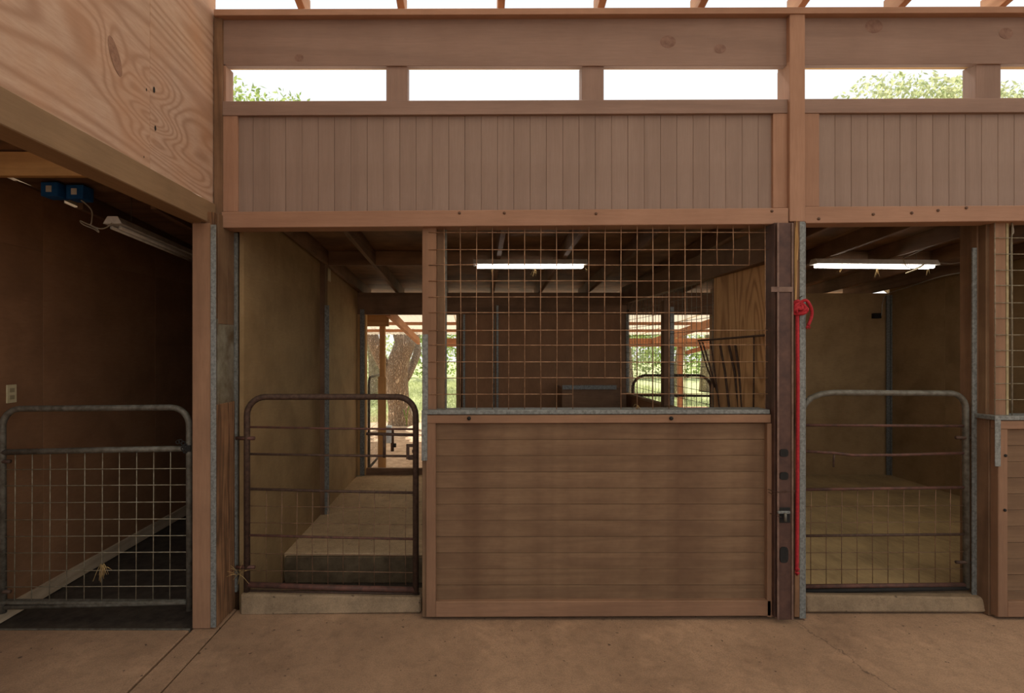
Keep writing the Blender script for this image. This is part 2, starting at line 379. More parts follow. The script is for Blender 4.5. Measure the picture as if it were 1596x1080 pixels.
# ---- roof over the aisle: rafters + pale translucent sheets
mr = empty('roof', (0, -1, 4), 'pale translucent sheet roof on exposed pine rafters above the aisle', 'roof', kind='structure')
def rz(y): return 3.81-.22*y
x = -1.52
for k in range(12):
    X = (468-742)/250+.625*k
    if k == 0: pass
    hexa('rafter', [(X-.02, .12, rz(.12)), (X-.02+.045, .12, rz(.12)), (X+.025, .12, rz(.12)+.14), (X-.02, .12, rz(.12)+.14),
                    (X-.02, -5, rz(-5)), (X+.025, -5, rz(-5)), (X+.025, -5, rz(-5)+.14), (X-.02, -5, rz(-5)+.14)], wood('aged_rafter_pine', (180, 138, 108), (140, 102, 76), 'y'), mr)
def corrugated(name, x0, x1, y0, y1, zf, m, parent, pitch=.076, amp=.008, thick=.002):
    n = int((x1-x0)/pitch*6); V = []; Fc = []
    for j, y in enumerate((y0, y1)):
        for i in range(n+1):
            X = x0+(x1-x0)*i/n; V.append((X, y, zf(y)+amp*math.sin(2*math.pi*X/pitch)))
    for i in range(n): Fc.append((i, i+1, n+2+i, n+1+i))
    return mesh_from(name, V, Fc, m, parent, smooth=True)
for k in range(9):
    corrugated('roof_sheet', -2.2+k*1.0, -1.2+k*1.0+.03, .06, -5, lambda y: rz(y)+.152, TRANSL('translucent_sheet', (225, 222, 212), .6), mr)

# ---- left wall (plywood above the header)
wl = empty('wall_left', (-1.64, -1.5, 2.6), 'orange grained plywood sheets on the left wall above the opening', 'wall', kind='structure')
def ply_yz(name, X, y0, y1, z0, z1, t, m, parent): return box(name, X-t, X, y0, y1, z0, z1, m, parent, .0015)
ys = [.02, -.63, -1.85, -3.07, -4.3, -5.2]
for a, c in zip(ys, ys[1:]):
    ply_yz('plywood_sheet', -1.632+random.uniform(-.001, .001), c+.001, a-.001, 2.55, 4.95, .018, W_ply('y'), wl)
def knot(parent, y, z, r):
    me = mesh_from('knot_hole', [Vector((-1.6305, y+r*.5*math.cos(a)*1.0, z+r*math.sin(a))) for a in [k*math.pi/6 for k in range(12)]], [tuple(range(12))], BLACK(), parent)
kn = [(-1.6305, -.88+.035*math.cos(q*math.pi/10)+.03*math.sin(q*math.pi/10)*-1, 3.0+.075*math.sin(q*math.pi/10)) for q in range(20)]
mesh_from('wood_knot', kn, [tuple(range(20))], plain('plywood_knot', (164, 126, 102), (134, 98, 78), 40, .7), wl)
for y, z, r in ((-.60, 2.99, .016), (-.66, 2.96, .008), (-.59, 2.80, .014), (-.68, 2.62, .006)):
    knot(wl, y, z, r)
# ---- left header beam
hb = hexa('header_beam', [(-1.735, -5.2, 2.44), (-1.612, -5.2, 2.44), (-1.612, -5.2, 2.572), (-1.735, -5.2, 2.572),
                          (-1.735, -.02, 2.44), (-1.612, -.02, 2.44), (-1.612, -.02, 2.572), (-1.735, -.02, 2.572)], W_beam('y'), None, .004)
tag(hb, 'grey tan timber header running over the left opening below the orange plywood', 'beam')
# ---- left bay shell
w2 = empty('wall_left_bay', (-2.95, 1, 0), 'dark brown plywood wall of the left bay with a slanting base board', 'wall', kind='structure')
zc = lambda y: 2.77-.07*y
def wallx(name, X, y0, y1, z0, t, m, parent, zt=None, d=.0):
    f = zt or zc
    return hexa(name, [(X-t, y0, z0), (X, y0, z0), (X, y0, f(y0)-d), (X-t, y0, f(y0)-d), (X-t, y1, z0), (X, y1, z0), (X, y1, f(y1)-d), (X-t, y1, f(y1)-d)], m, parent, .001)
for a, c in ((-2.5, -1.22), (-1.22, 0.3), (.3, 1.52), (1.52, 3.4)):
    for z0, z1 in ((-.02, 1.24+1.2), (1.24+1.2, None)):
        pass
    box('plywood_sheet', -2.97, -2.95, a+.001, c-.001, -.02, 2.3375, W_brown('y'), w2, .0015)
    wallx('plywood_sheet', -2.95, a+.001, c-.001, 2.338, .02, W_brown('y'), w2, None, .014)
hexa('base_board', [(-2.95, -2.4, -.02), (-2.925, -2.4, -.02), (-2.925, -2.4, .06), (-2.95, -2.4, .06), (-2.95, 3.38, .0), (-2.925, 3.38, .0), (-2.925, 3.38, .1), (-2.95, 3.38, .1)], wood('pale_base_board', (200, 178, 150), (168, 146, 118), 'y'), w2)
box('plywood_sheet', -3.0, -1.56, 3.38, 3.40, -.02, 2.6, W_brown('z'), w2, .0015)
box('seam_backing', -2.985, -2.972, -2.5, 3.4, 2.25, 2.42, W_brown('y'), w2, 0)  # unseen strip added to stop light coming through the sheet seam
for k in range(9): box('slit_breaker', -2.968, -2.952, -.9+.5*k, -.62+.5*k+.05*(k % 3), 2.45, zc(-.9+.5*k)-.004, W_dark('y'), w2, 0)  # added pieces that break the daylight slit under the ceiling into dashes

# ---- shed ceiling over all stalls and bay
ce = empty('ceiling', (0, 1.7, 2.7), 'dark board ceiling on rough rafters sloping down over the stalls', 'ceiling', kind='structure')
yb = [.06, .85, 1.9, 2.55, 3.2, 3.8, 4.4]
for x0, x1 in ((-1.6, -.4), (-.4, .8), (.8, 2.0), (2.0, 3.2), (3.2, 4.4), (4.4, 5.6)):
    for a, c in zip(yb, yb[1:]):
        hexa('sheathing_board', [(x0, a+.002, zc(a)), (x1-.003, a+.002, zc(a)), (x1-.003, a+.002, zc(a)+.02), (x0, a+.002, zc(a)+.02),
                                 (x0, c-.002, zc(c)), (x1-.003, c-.002, zc(c)), (x1-.003, c-.002, zc(c)+.02), (x0, c-.002, zc(c)+.02)], W_sheath('x'), ce, .001)
for a, c in ((-1, .5), (.5, 2), (2, 4.05)):
    hexa('sheathing_board', [(-2.945, a+.002, zc(a)), (-1.64, a+.002, zc(a)), (-1.64, a+.002, zc(a)+.02), (-2.945, a+.002, zc(a)+.02),
                             (-2.945, c-.002, zc(c)), (-1.64, c-.002, zc(c)), (-1.64, c-.002, zc(c)+.02), (-2.945, c-.002, zc(c)+.02)], W_dark('x'), ce, .001)
def rafter(X, y0, y1, m, parent, h=.14, w=.04):
    return hexa('rafter', [(X-w/2, y0, zc(y0)-h), (X+w/2, y0, zc(y0)-h), (X+w/2, y0, zc(y0)-.002), (X-w/2, y0, zc(y0)-.002),
                    (X-w/2, y1, zc(y1)-h), (X+w/2, y1, zc(y1)-h), (X+w/2, y1, zc(y1)-.002), (X-w/2, y1, zc(y1)-.002)], m, parent)
for k in range(11):
    X = -1.01+.61*k
    if abs(X-1.9) < .12: continue
    rafter(X, .13, 3.9, W_dark('y'), ce)
rafter(-1.47, .13, 3.9, W_dark('y'), ce)
for k in range(11):
    X = -1.62+.61*k
    x0, x1 = max(X+.022, -1.45), X+.61-.022
    if x1 > 5.28: x1 = 5.28
    if x0 < 1.9 < x1: continue
    box('blocking_board', x0, x1, 1.84, 1.88, zc(1.86)-.142, zc(1.86)-.003, W_dark('x'), ce)
for X in (-2.7, -2.2, -1.9): rafter(X, .3, 3.3, W_dark('y'), ce, .12)
box('floor_joist', -2.94, -1.74, -.32, -.28, 2.65, 2.785, W_yel('x'), ce)
# metal skin on the shed roof
for x0_, x1_, ya_ in [(-3.2, -2.4, -1.0), (-2.42, -1.67, -1.0)]+[(-1.69+.9*k, -.77+.9*k, .1) for k in range(8)]:
    corrugated('metal_roof_sheet', x0_, x1_, ya_, 4.45, lambda y: zc(y)+.06, plain('roof_metal', (200, 200, 196), (176, 174, 168), 3, .4, .3), ce)

# ---- stall walls
w3 = empty('wall_stall_left', (-1.52, 1.7, 0), 'olive brown plywood wall on the left side of the middle stall', 'wall', kind='structure')
wallx('plywood_sheet', -1.52, .16, 1.80, -.16, .03, W_wall('y'), w3, None, .004)
wallx('plywood_sheet', -1.515, 1.90, 3.37, -.0, .03, W_wall('y'), w3, None, .004)
box('post', -1.56, -1.475, 1.80, 1.90, -.0, 2.52, W_dark('z'), w3, .003)
box('corner_strip', -1.475, -1.468, 1.80, 1.86, .065, 2.10, GALV(), w3, .001)
box('corner_strip', -1.474, -1.43, 1.795, 1.80, .065, 2.10, GALV(), w3, .001)
wallx('plywood_sheet', -1.58, .16, 3.37, -.16, .012, W_brown('y'), w3, None, .004)
w4 = empty('wall_back', (0, 3.4, 0), 'brown back wall of the stalls with open doorways under a dark header', 'wall', kind='structure')
YB = 3.38
pbk = lambda name, xl, xr, yt, yb_, T, m, y=YB, **k: pb(name, xl, xr, yt, yb_, y, T, m, w4, **k)
box('corner_fill', -1.56, -1.47, 3.365, 3.46, 2.08, 2.6, W_dark('z'), w4, .002)  # filler added to close a bright slit between side wall and header
pbk('header_beam', 556, 1002, 456, 490, .1, W_dark('x'), y=3.36)
box('jamb_post', -1.52, -1.41, 3.36, 3.46, .0, 2.12, W_yel('z'), w4, .003)
pbk('corner_strip', 561, 568, 482, 741, .006, GALV(), y=3.345)
pbk('jamb_post', 711, 720, 490, 741, .08, W_wall('z'))
pbk('plywood_sheet', 716, 769.1, 488, 742, .02, W_brown('z'))
pbk('plywood_sheet', 769.2, 866.8, 488, 742, .02, W_brown('z'))
pbk('seam_backing', 716, 972, 486, 742, .01, W_brown('x'), y=3.402)  # unseen sheet added behind the seams against light leaking through
pbk('plywood_sheet', 867, 970, 488, 742, .02, W_brown('z'))
pbk('corner_strip', 721.5, 725, 476, 741, .01, GALV(), y=3.365)
pbk('corner_strip', 767.5, 771, 478, 741, .01, GALVD(), y=3.365)
pbk('corner_strip', 773.5, 777, 476, 741, .01, GALV(), y=3.355)
pbk('jamb_post', 967, 980, 488, 741, .08, W_dark('z'), y=3.37)
pbk('corner_strip', 976, 980.5, 482, 741, .008, GALV(), y=3.36)
pbk('jamb_post', 1110, 1124, 488, 741, .08, W_dark('z'), y=3.37)
pbk('header_beam', 1003, 1123, 456, 490, .1, W_dark('x'), y=3.36)
pbk('seam_backing', 1240, 1266, 457, 742, .01, W_wall('z'), y=3.402)  # unseen strip added to block the light leak at this vertical seam
pbk('plywood_sheet', 1124, 1253, 457, 742, .02, W_wall('x'))
pbk('plywood_sheet', 1254, 1390, 457, 742, .02, W_wall('x'))
pbk('sill_board', 567, 714, 730, 741, .05, W_dark('x'), y=3.385)
for X0 in (-1.45, -.84, -.23, .38, .99, 1.6): pass
w5 = empty('wall_stall_right', (5.3, 1.7, 0), 'dark olive plywood wall on the far side of the right stall', 'wall', kind='structure')
for a, c in ((.15, 1.37), (1.37, 2.59), (2.59, 3.37)):
    wallx('plywood_sheet', 5.31, a+.001, c-.001, .0, .02, W_wall('y'), w5, None, .004)
box('corner_strip', 5.235, 5.275, 3.34, 3.355, .065, 2.36, GALV(), w5, .001)
box('corner_strip', 5.275, 5.288, 3.32, 3.355, .065, 2.36, GALV(), w5, .001)
# right-hand closing of the bay in front (outside frame)

# =================================================================== POSTS
t = empty('wooden_post', P(314, 978, -.125), 'pinkish tan square post with dents at the end of the left header beam', 'post')
pb('post_board', 299.5, 328, 347.5, 980, -.125, .12, W_low('z'), t, .003)
pb('corner_strip', 328.2, 336.5, 350, 978, -.128, .006, GALV(), t, .001)
XJ = -1.575
t2 = empty('door_jamb', (XJ, 0, 0), 'worn wooden jamb with nailed metal sheet left of the middle stall gate', 'jamb')
box('jamb_board', -1.70, XJ, -.12, .15, 0, 2.5, W_worn('z'), t2, .003)
box('jamb_board', XJ, XJ+.012, -.085, .03, 1.83, 2.5, W_kick('z'), t2, .002)
box('jamb_board', XJ, XJ+.010, .035, .12, 1.83, 2.5, W_kick('z'), t2, .002)
box('jamb_board', XJ, XJ+.011, -.10, .045, .0, 1.34, W_worn('z'), t2, .002)
box('jamb_board', XJ, XJ+.014, .05, .12, .0, 1.34, W_worn('z'), t2, .002)
box('metal_sheet', XJ, XJ+.009, -.09, .12, 1.33, 1.86, plain('stained_galvanised_sheet', (140, 134, 118), (92, 74, 52), 7, .45, .3, 6, .5, .002), t2, .001)
box('corner_strip', XJ-.0, XJ+.024, .125, .15, .1, 2.43, GALV(), t2, .001)
box('corner_strip', -1.60, -1.572, -.118, -.10, .0, 2.42, W_up('z'), t2, .001)

t = empty('wooden_post', P(669, 640, .02), 'square brown post behind the wire mesh at its left edge', 'post')
pb('post_board', 658, 680, 345, 650, .015, .05, W_low('z'), t, .003)
pb('post_board', 680.5, 693, 345, 700, .06, .1, W_kick('z'), t, .003)
pb('corner_strip', 693.2, 696.5, 352, 700, .062, .008, GALVD(), t, .001)
pb('corner_strip', 658.5, 667, 521, 639, .01, .004, GALV(), t, .001)
t = empty('wooden_post', P(1242, 960, 0), 'tall brown post with pale peeling splinters behind the red rope', 'post')
pb('post_board', 1231, 1255, (20, 20), (345, 345), -.035, .13, W_rail('z'), t, .003)
pb('post_board', 1238, 1247, (345, 345), (962, 962), -.03, .13, W_worn('z'), t, .003)
pb('post_board', 1247, 1255, 345, 962, -.022, .13, W_low('z'), t, .002)
pb('corner_strip', 1246.5, 1254.5, 345, 964, -.032, .003, GALV(), t, .001)
pb('corner_strip', 1254.6, 1256, 345, 964, -.03, .12, GALV(), t, .0005)
for zz, hh, dx in ((1.95, .5, 0), (1.2, .35, 1), (2.2, .3, 2), (.55, .25, 1)):
    a = P(1240+dx, 500, -.033)
    mesh_from('splinter', [(a[0]-.006, -.034, zz), (a[0]+.006, -.034, zz+.03), (a[0]+.003, -.046, zz+hh*.5), (a[0]-.002, -.034, zz+hh), (a[0]-.008, -.034, zz+hh*.6)],
              [(0, 1, 2), (1, 3, 2), (3, 4, 2), (4, 0, 2)], W_yel('z'), t)
# brown steel channel post with slots and slide bolt
t = empty('steel_channel_post', P(1222, 966, -.06), 'dark brown steel channel post with oval holes and a slide bolt', 'post')
pb('channel_face', 1212.5, 1236, 347, 966, -.075, .006, STEEL(), t, .002)
pb('channel_side', 1207, 1212.5, 347, 962, -.06, .10, STEEL(), t, .002)
pb('channel_side', 1201.5, 1207, 347, 958, .0, .006, STEEL(), t, .002)
pb('channel_lip', 1211.5, 1214.5, 347, 966, -.081, .006, plain('worn_steel_edge', (128, 102, 88), (96, 74, 64), 12, .5, .3), t, .001)
pb('channel_lip', 1234, 1237, 347, 966, -.081, .006, plain('worn_steel_edge', (128, 102, 88), (96, 74, 64)), t, .001)
pb('weld_band', 1202, 1236, 447, 455, -.082, .003, plain('worn_steel_edge', (128, 102, 88), (96, 74, 64)), t, .001)
for py, h in ((706, 12), (742, 12), (865, 25)):
    a = P(1222.5, py, -.0815); s = F/(CAM_Y*-1-.08); w = .026; hh = h/s/2*1.0; pts = []
    for k in range(16):
        an = k*math.pi/8; pts.append((a[0]+w*(abs(math.cos(an))**.6)*(1 if math.cos(an) > 0 else -1), hh*(abs(math.sin(an))**.6)*(1 if math.sin(an) > 0 else -1)))
    V = [(x_, -.0805, a[2]+z_) for x_, z_ in pts]+[(x_, -.0765, a[2]+z_) for x_, z_ in pts]
    mesh_from('oval_hole_dark', V, [tuple(range(16))]+[(k, 16+k, 16+(k+1) % 16, (k+1) % 16) for k in range(16)], BLACK(), t)  # flat black shape stands for the shade inside an open hole
pb('latch_pocket', 1215, 1232, 791, 815, -.083, .005, BLACK(), t, .002)
lt = pb('slide_bolt', 1213, 1232, 797, 801, -.098, .014, GALV(), t, .002)
cyl('bolt_knob', P(1224, 806, -.1), (0, 0, 1), .008, .05, GALVD(), lt, 8)
for w_ in [[P(1196, 762, -.02), P(1203, 765, -.07), P(1222, 768, -.093), P(1238, 765, -.06), P(1246, 764, -.04)],
                   [P(1196, 766, -.02), P(1205, 771, -.07), P(1222, 764, -.093), P(1238, 769, -.06)],
                   [P(1198, 799, -.02), P(1207, 803, -.07), P(1218, 806, -.093)]]: tube('tie_wire', w_, .0018, RUST(), t, 5)
t = empty('wooden_post', P(1533, 950, .03), 'dark double post with metal edging right of the right stall gate', 'post')
pb('post_board', 1523, 1537, 345, 950, .10, .12, W_dark('z'), t, .003)
pb('post_board', 1537, 1549, 345, 952, .05, .12, W_kick('z'), t, .003)
pb('post_board', 1549.5, 1568, 345, 655, .02, .05, W_low('z'), t, .003)
pb('trim_strip', 1568.5, 1572.5, 345, 650, .03, .03, plain('cream_trim', (176, 160, 122), (150, 134, 98), 20, .7), t, .001)
pb('corner_strip', 1516, 1523, 386, 930, .096, .01, GALV(), t, .001)
pb('post_board', 1541, 1550.5, 650, 960, .02, .12, W_dark('z'), t, .003)
for py in (746, 804, 868, 920): pb('bolt_slot', 1538.5, 1542.5, py-7, py+7, .045, .006, BLACK(), t, .001)

# =================================================================== FRONT PANELS
def front_panel(label, px0, px1, st, xr, cap0, cap1, yt, stretch_right):
    t = empty('stall_front_panel', P((px0+px1)/2, 962, 0), label, 'panel', 'boarded panels below the stall mesh')
    pb('cap_strip', cap0, px1-(0 if stretch_right else 2), (yt-1.5, yt-2.5), (yt+5, yt+4), -.035, .14, GALV(), t, .002)
    pb('cap_strap', cap0, cap0+9, yt+5, yt+77, -.036, .004, GALV(), t, .001)
    pb('outer_stile', cap0+1, st+8, yt+5, 962, -.012, .09, W_kick('z'), t, .003)
    pb('frame_stile', st, st+15, (yt+19, yt+19), (962, 962), -.03, .05, W_low('z'), t, .003)
    pb('frame_rail', st, px1, (yt+6, yt+5), (yt+19, yt+18), -.032, .05, W_low('x'), t, .003)
    pb('bottom_rail', st+15, px1, (938, 936), (962, 960), -.03, .05, W_low('x'), t, .003)
    if not stretch_right:
        pb('frame_stile', px1-6, px1+2, yt+19, 962, -.03, .05, W_low('z'), t, .002)
        pb('outer_stile', px1+2, px1+8, yt+19, 962, .0, .05, W_kick('z'), t, .002)
    y = yt+19.0; k = 0
    while y < 937:
        pb('kick_board', st+14, px1-(4 if not stretch_right else 0), (y+.2, y-.2), (y+25.0, y+24.6), .0+random.uniform(0, .003), .02, W_kick('x'), t, .0015); y += 25.2; k += 1
    pb('seam_backing', st+4, px1-4, yt+10, 960, .026, .01, W_kick('x'), t, 0)
    return t
t = front_panel('wide waist-high panel of horizontal boards under the central wire mesh', 656, 1202, 664, 1, 657, 1, 641, False)
for px in (731, 1046): cyl('bolt_head', P(px, 652, -.034), (0, 1, 0), .012, .012, BLACK(), t, 10)
t = front_panel('boarded panel with metal cap at the right edge, beside the dark double post', 1551, 2080, 1556, 1, 1551, 1, 650, True)
for px, py in ((1567, 710), (1566, 795)): cyl('bolt_head', P(px, py, -.031), (0, 1, 0), .009, .008, BLACK(), t, 10)

# =================================================================== FRONT MESH
def wv(x, y0, y1, Y=.008, r=None):
    w = random.uniform(-.6, .6); return [P(x+w, y0, Y), P(x-w, (y0+y1)/2, Y+.002), P(x+w*.5, y1, Y)]
def wh(y, x0, x1, Y=.012):
    n = max(2, int((x1-x0)/100)); return [P(x0+(x1-x0)*i/n, y+random.uniform(-.5, .5), Y) for i in range(n+1)]
t = empty('wire_mesh_panel', P(930, 640, .01), 'rusty square wire mesh with cut-out corners above the wide boarded panel', 'wire mesh')
vx = [692.7+25*k for k in range(21)]
L = []
for i, x in enumerate(vx):
    b = 640
    if i in (9, 10): b = 589
    if i == 16: b = 488
    if i in (17, 18, 19): b = 413
    L.append(wv(x, 350, b))
hy = [362.5, 389.2, 412.9, 438, 463.3, 487.6, 514.8, 537.6, 564.3, 588.9, 614]
for i, y in enumerate(hy):
    if i < 2: L.append(wh(y, 668, 1198))
    elif i == 2: L.append(wh(y, 668, 1168))
    elif i < 6: L.append(wh(y, 668, 1093))
    elif i < 10: L.append(wh(y, 668, 1198))
    else: L += [wh(y, 668, 892), wh(y, 967, 1198)]
tubes('mesh_grid', L, .0027, WIRE(), t, 5)
tubes('tie_wire', [wh(413, 668, 690)], .003, RUST(), t, 4)
straw('straw_wisp', P(992, 632, .01), 5, .01, .05, STRAW(), t, True)
t = empty('wire_mesh_panel', P(1575, 640, .01), 'rusty square wire mesh at the right edge above the capped panel', 'wire mesh')
L = [wh(y, 1549, 1840) for y in (370.5, 396.3, 421, 445, 472.4, 495.6, 521.6, 546.5, 572, 597.8, 622.4)]+[wv(x, 346, 650) for x in [1550.7, 1577.4]+[1602+25*k for k in range(9)]]
tubes('mesh_grid', L, .0027, WIREG(), t, 5)

# =================================================================== GATES
def gate_frame(x0, x1, yt, yb, Y, r, rad, m, t, both=True):
    a = P(x0, yb, Y); b = P(x1, yb, Y); c = P(x1, yt, Y); d = P(x0, yt, Y); k = math.pi/2
    pts = [a, (a[0], Y, d[2]-rad)]+arc((d[0]+rad, d[2]-rad), rad, math.pi, k, 7, Y)[1:]+arc((c[0]-rad, c[2]-rad), rad, k, 0, 7, Y)[:]+[(c[0], Y, b[2])]
    tube('tube_frame', pts, r, m, t, 12)
Y = -.06
t = empty('tube_gate', P(150, 950, Y), 'grey tube gate with fine wire mesh at the left, latched to the pinkish post', 'gate')
a0 = [P(4, 950, Y)]; rad = .11
c = P(295, 635, Y); a = P(4, 637, Y); k = math.pi/2
tube('tube_frame', [P(5, 955, Y), (a[0], Y, a[2]-rad)]+arc((a[0]+rad, a[2]-rad), rad, math.pi, k, 7, Y)[1:]+arc((c[0]-rad, c[2]-rad), rad, k, 0, 7, Y)+[P(295.5, 951, Y)], .0185, GALVD(), t, 12)
tube('mid_rail', [P(-2, 705, Y), P(150, 701.5, Y), P(297, 699, Y)], .018, GALVD(), t, 12)
tube('bottom_rail', [P(3, 946, Y), P(292, 938, Y)], .016, GALVD(), t, 12)
box('bottom_ledge', P(3, 944, Y)[0], P(292, 938, Y)[0], Y-.02, Y+.02, P(0, 941, Y)[2]+.005, P(0, 936, Y)[2]+.002, GALVD(), t)
L = [[P(x, 703, Y), P(x-.6, 820, Y), P(x-1.5, 943, Y)] for x in (24, 50.5, 78.5, 105, 132.4, 160, 186.3, 213.3, 239.8, 266)]
L += [[P(4, y+.8, Y-.005), P(294, y-.8, Y-.005)] for y in (731, 756.4, 783, 809.4, 835.4, 861, 889, 914)]
tubes('wire_grid', L, .0029, WIREG(), t, 5)
for py in (720, 923): tube('hinge', [P(-6, py, Y), P(16, py-1, Y-.012)], .012, RUST(), t, 8)
ch = tubes('latch_chain', [arc((P(297+dx, 0, 0)[0], P(0, py, Y)[2]), .012, 0, 2*math.pi, 8, Y-.02) for dx, py in ((0, 690), (3, 694), (0, 698), (3, 702), (-4, 687), (-8, 688))], .0035, BLACK(), t, 5)
pb('latch_plate', 285, 297, 694, 704, Y-.022, .006, BLACK(), t)
sw = straw('straw_tuft', P(160, 880, Y-.01), 16, .012, .10, STRAW(), None, True)
tag(sw, 'small dry straw tuft caught in the mesh of the left gate', 'straw')
sw = straw('straw_tuft', P(372, 893, .06), 14, .015, .10, STRAW(), None, False)
tag(sw, 'dry straw tuft at the hinge foot of the rusty middle gate', 'straw')

Y = .10
t = empty('tube_gate', P(517, 920, Y), 'rusty brown arched tube gate with rods and wire in the middle stall doorway', 'gate')
gate_frame(385, 648, 618.5, 925, Y, .0195, .12, RUST(), t)
tube('bottom_rail', [P(385, 911, Y), P(520, 916, Y), P(648, 919, Y)], .018, RUSTR(), t, 12)
tube('base_angle', [P(383, 921, Y), P(654, 925, Y)], .008, RUST(), t, 6)
for y0, y1, r in ((665.5, 669, .007), (707.5, 711, .008), (762, 768, .009), (834, 840, .008)):
    tube('rod', [P(387, y0, Y), P(520, (y0+y1)/2+.6, Y), P(647, y1, Y)], r, RUSTR() if y0 in (665.5, 834) else RUST(), t, 7)
tube('rod', [P(571, 676, Y), P(647, 678, Y)], .010, RUST(), t, 7)
tube('rod', [P(599, 678, Y), P(599, 713, Y)], .010, RUST(), t, 7)
L = [[P(x, 763, Y), P(x-1, 840, Y), P(x-.5, 912, Y)] for x in (415.6, 439.7, 463.5, 487.6, 511.7, 535.4, 560.4, 584, 608, 632.7)]
L += [[P(388, y-1, Y), P(520, y+.6, Y), P(646, y+2.4, Y)] for y in (789.6, 815.5, 863.6, 890)]
tubes('wire_grid', L, .0024, plain('dull_rusty_wire', (128, 96, 72), (92, 68, 52), 30, .65, .2, 3, 0), t, 5)
lp = pb('latch_plate', 633, 650, 692, 697, Y-.01, .008, RUST(), t)
pb('latch_plate', 633, 638, 697, 716, Y-.01, .008, RUST(), t)
pb('latch_plate', 636, 650, 711, 717, Y-.01, .008, RUST(), t)
pb('latch_plate', 642, 650, 701, 706, Y-.01, .008, RUST(), t)
for py in (683, 884): tube('hinge', [P(368, py, Y), P(397, py, Y-.01)], .012, RUSTR(), t, 8)

Y = .12
t = empty('tube_gate', P(1380, 915, Y), 'rusty tube gate in the right stall doorway behind the red rope', 'gate')
a = P(1251, 632, Y); c = P(1505, 613, Y); r2 = .10
tube('tube_frame', [P(1250, 640, Y), P(1254, 630, Y), P(1264, 620, Y), P(1280, 614, Y), P(1300, 612, Y)]+arc((c[0]-r2, c[2]-r2), r2, k, 0, 7, Y)+[P(1506, 915, Y)], .0185, GALVD(), t, 12)
tube('bottom_rail', [P(1251, 914, Y), P(1508, 911, Y)], .014, RUSTR(), t, 10)
tube('base_angle', [P(1251, 921, Y), P(1508, 916, Y)], .016, BLACK(), t, 8)
tube('rod', [P(1251, 662.5, Y), P(1506, 664, Y)], .009, RUSTR(), t, 8)
tube('rod', [P(1251, 703, Y), P(1300, 706, Y), P(1330, 709.5, Y), P(1400, 709, Y), P(1506, 706, Y)], .009, RUSTR(), t, 8)
tube('rod', [P(1300, 706, Y), P(1299, 728, Y)], .006, RUST(), t, 6)
tube('rod', [P(1251, 763, Y), P(1506, 759.5, Y)], .010, RUSTR(), t, 8)
tube('rod', [P(1251, 835, Y), P(1508, 832.5, Y)], .009, RUST(), t, 8)
L = [[P(x, 761, Y), P(x-.8, 840, Y), P(x-.6, 913, Y)] for x in (1264.4, 1288.5, 1312.5, 1336.6, 1360.7, 1384.7, 1408.8, 1432.9, 1458.4, 1481.5)]
L += [[P(1251, y+.6, Y), P(1380, y, Y), P(1508, y-1, Y)] for y in (788.6, 814, 861, 887)]
tubes('wire_grid', L, .0024, plain('dull_rusty_wire', (128, 96, 72), (92, 68, 52), 30, .65, .2, 3, 0), t, 5)
for py in (682, 876): tube('hinge', [P(1490, py, Y-.01), P(1525, py+1, Y)], .011, RUST(), t, 8)

# =================================================================== RED ROPE
RED = plain('red_braided_rope', (180, 44, 50), (146, 32, 40), 90, .8, 0, 3, .6, .003)
Yr = -.055
kc = P(1244, 481, Yr)
t = empty('rope', kc, 'bright red rope knotted high on the peeling post and hanging straight down', 'rope')
tube('rope_line', [P(1242.5, 486, Yr), P(1243.5, 600, Yr), P(1243, 720, Yr), P(1242, 880, Yr), P(1241, 889, Yr)], .0105, RED, t, 10)
for (rx, rz_, ax, dz, dx) in ((.034, .030, .5, .006, 0), (.030, .022, -.7, .02, -.008), (.028, .034, 1.3, -.006, .008), (.036, .02, 0.1, -.014, .0)):
    pts = []
    for q in range(17):
        an = 2*math.pi*q/16; x_, z_ = rx*math.cos(an), rz_*math.sin(an)
        pts.append((kc[0]+dx+x_*math.cos(ax)-z_*math.sin(ax), Yr-.012+.012*math.sin(an*2+ax), kc[2]+dz+x_*math.sin(ax)+z_*math.cos(ax)))
    tube('knot_loop', pts, .0095, RED, t, 8)
tube('rope_tail', smoothpath([P(1248, 471, Yr), P(1256, 468, Yr-.01), P(1263, 477, Yr-.01), P(1265.5, 489, Yr), P(1263, 499, Yr), P(1259.5, 507, Yr)], 5), .0095, RED, t, 10)
for q in range(5): tube('frayed_end', [P(1259.5, 506, Yr), P(1256+q*1.8, 511+(q % 2)*2, Yr)], .003, RED, t, 5)
tube('nail', [P(1246, 464, -.02), P(1251, 461, -.08)], .003, GALV(), t, 6)
for q in (886, 892): tube('frayed_end', [P(1239, q, Yr), P(1245, q+1, Yr-.01), P(1241, q+4, Yr)], .0075, RED, t, 8)

# =================================================================== STALL PARTITION  X=1.9
XP = 1.9
t = empty('stall_partition', (XP, 1.7, 0), 'partition with plywood, low boards and wire mesh between middle and right stalls', 'partition')
box('top_beam', XP-.04, XP+.03, .10, 3.36, 2.24, 2.46, W_kick('y'), t, .004)
hexa('plywood_sheet', [(XP+.03, .13, .1), (XP+.05, .13, .1), (XP+.05, .13, 2.24), (XP+.03, .13, 2.24), (XP, .90, .1), (XP+.02, .90, .1), (XP+.02, .90, 2.255), (XP, .90, 2.255)], W_ply2('z'), t, .001)
pb('post', 1035, 1044.5, 468, 720, 1.84, .09, W_dark('z'), t)
pb('corner_strip', 1044.8, 1051, 478, 720, 1.835, .01, GALV(), t, .001)
for j in range(4):
    box('low_board', XP-.02, XP+.0, .92, 1.83, .08+j*.255, .08+j*.255+.25, W_brown('y'), t, .002)
    box('low_board', XP-.02, XP+.0, 1.93, 3.36, .08+j*.255, .08+j*.255+.25, W_brown('y'), t, .002)
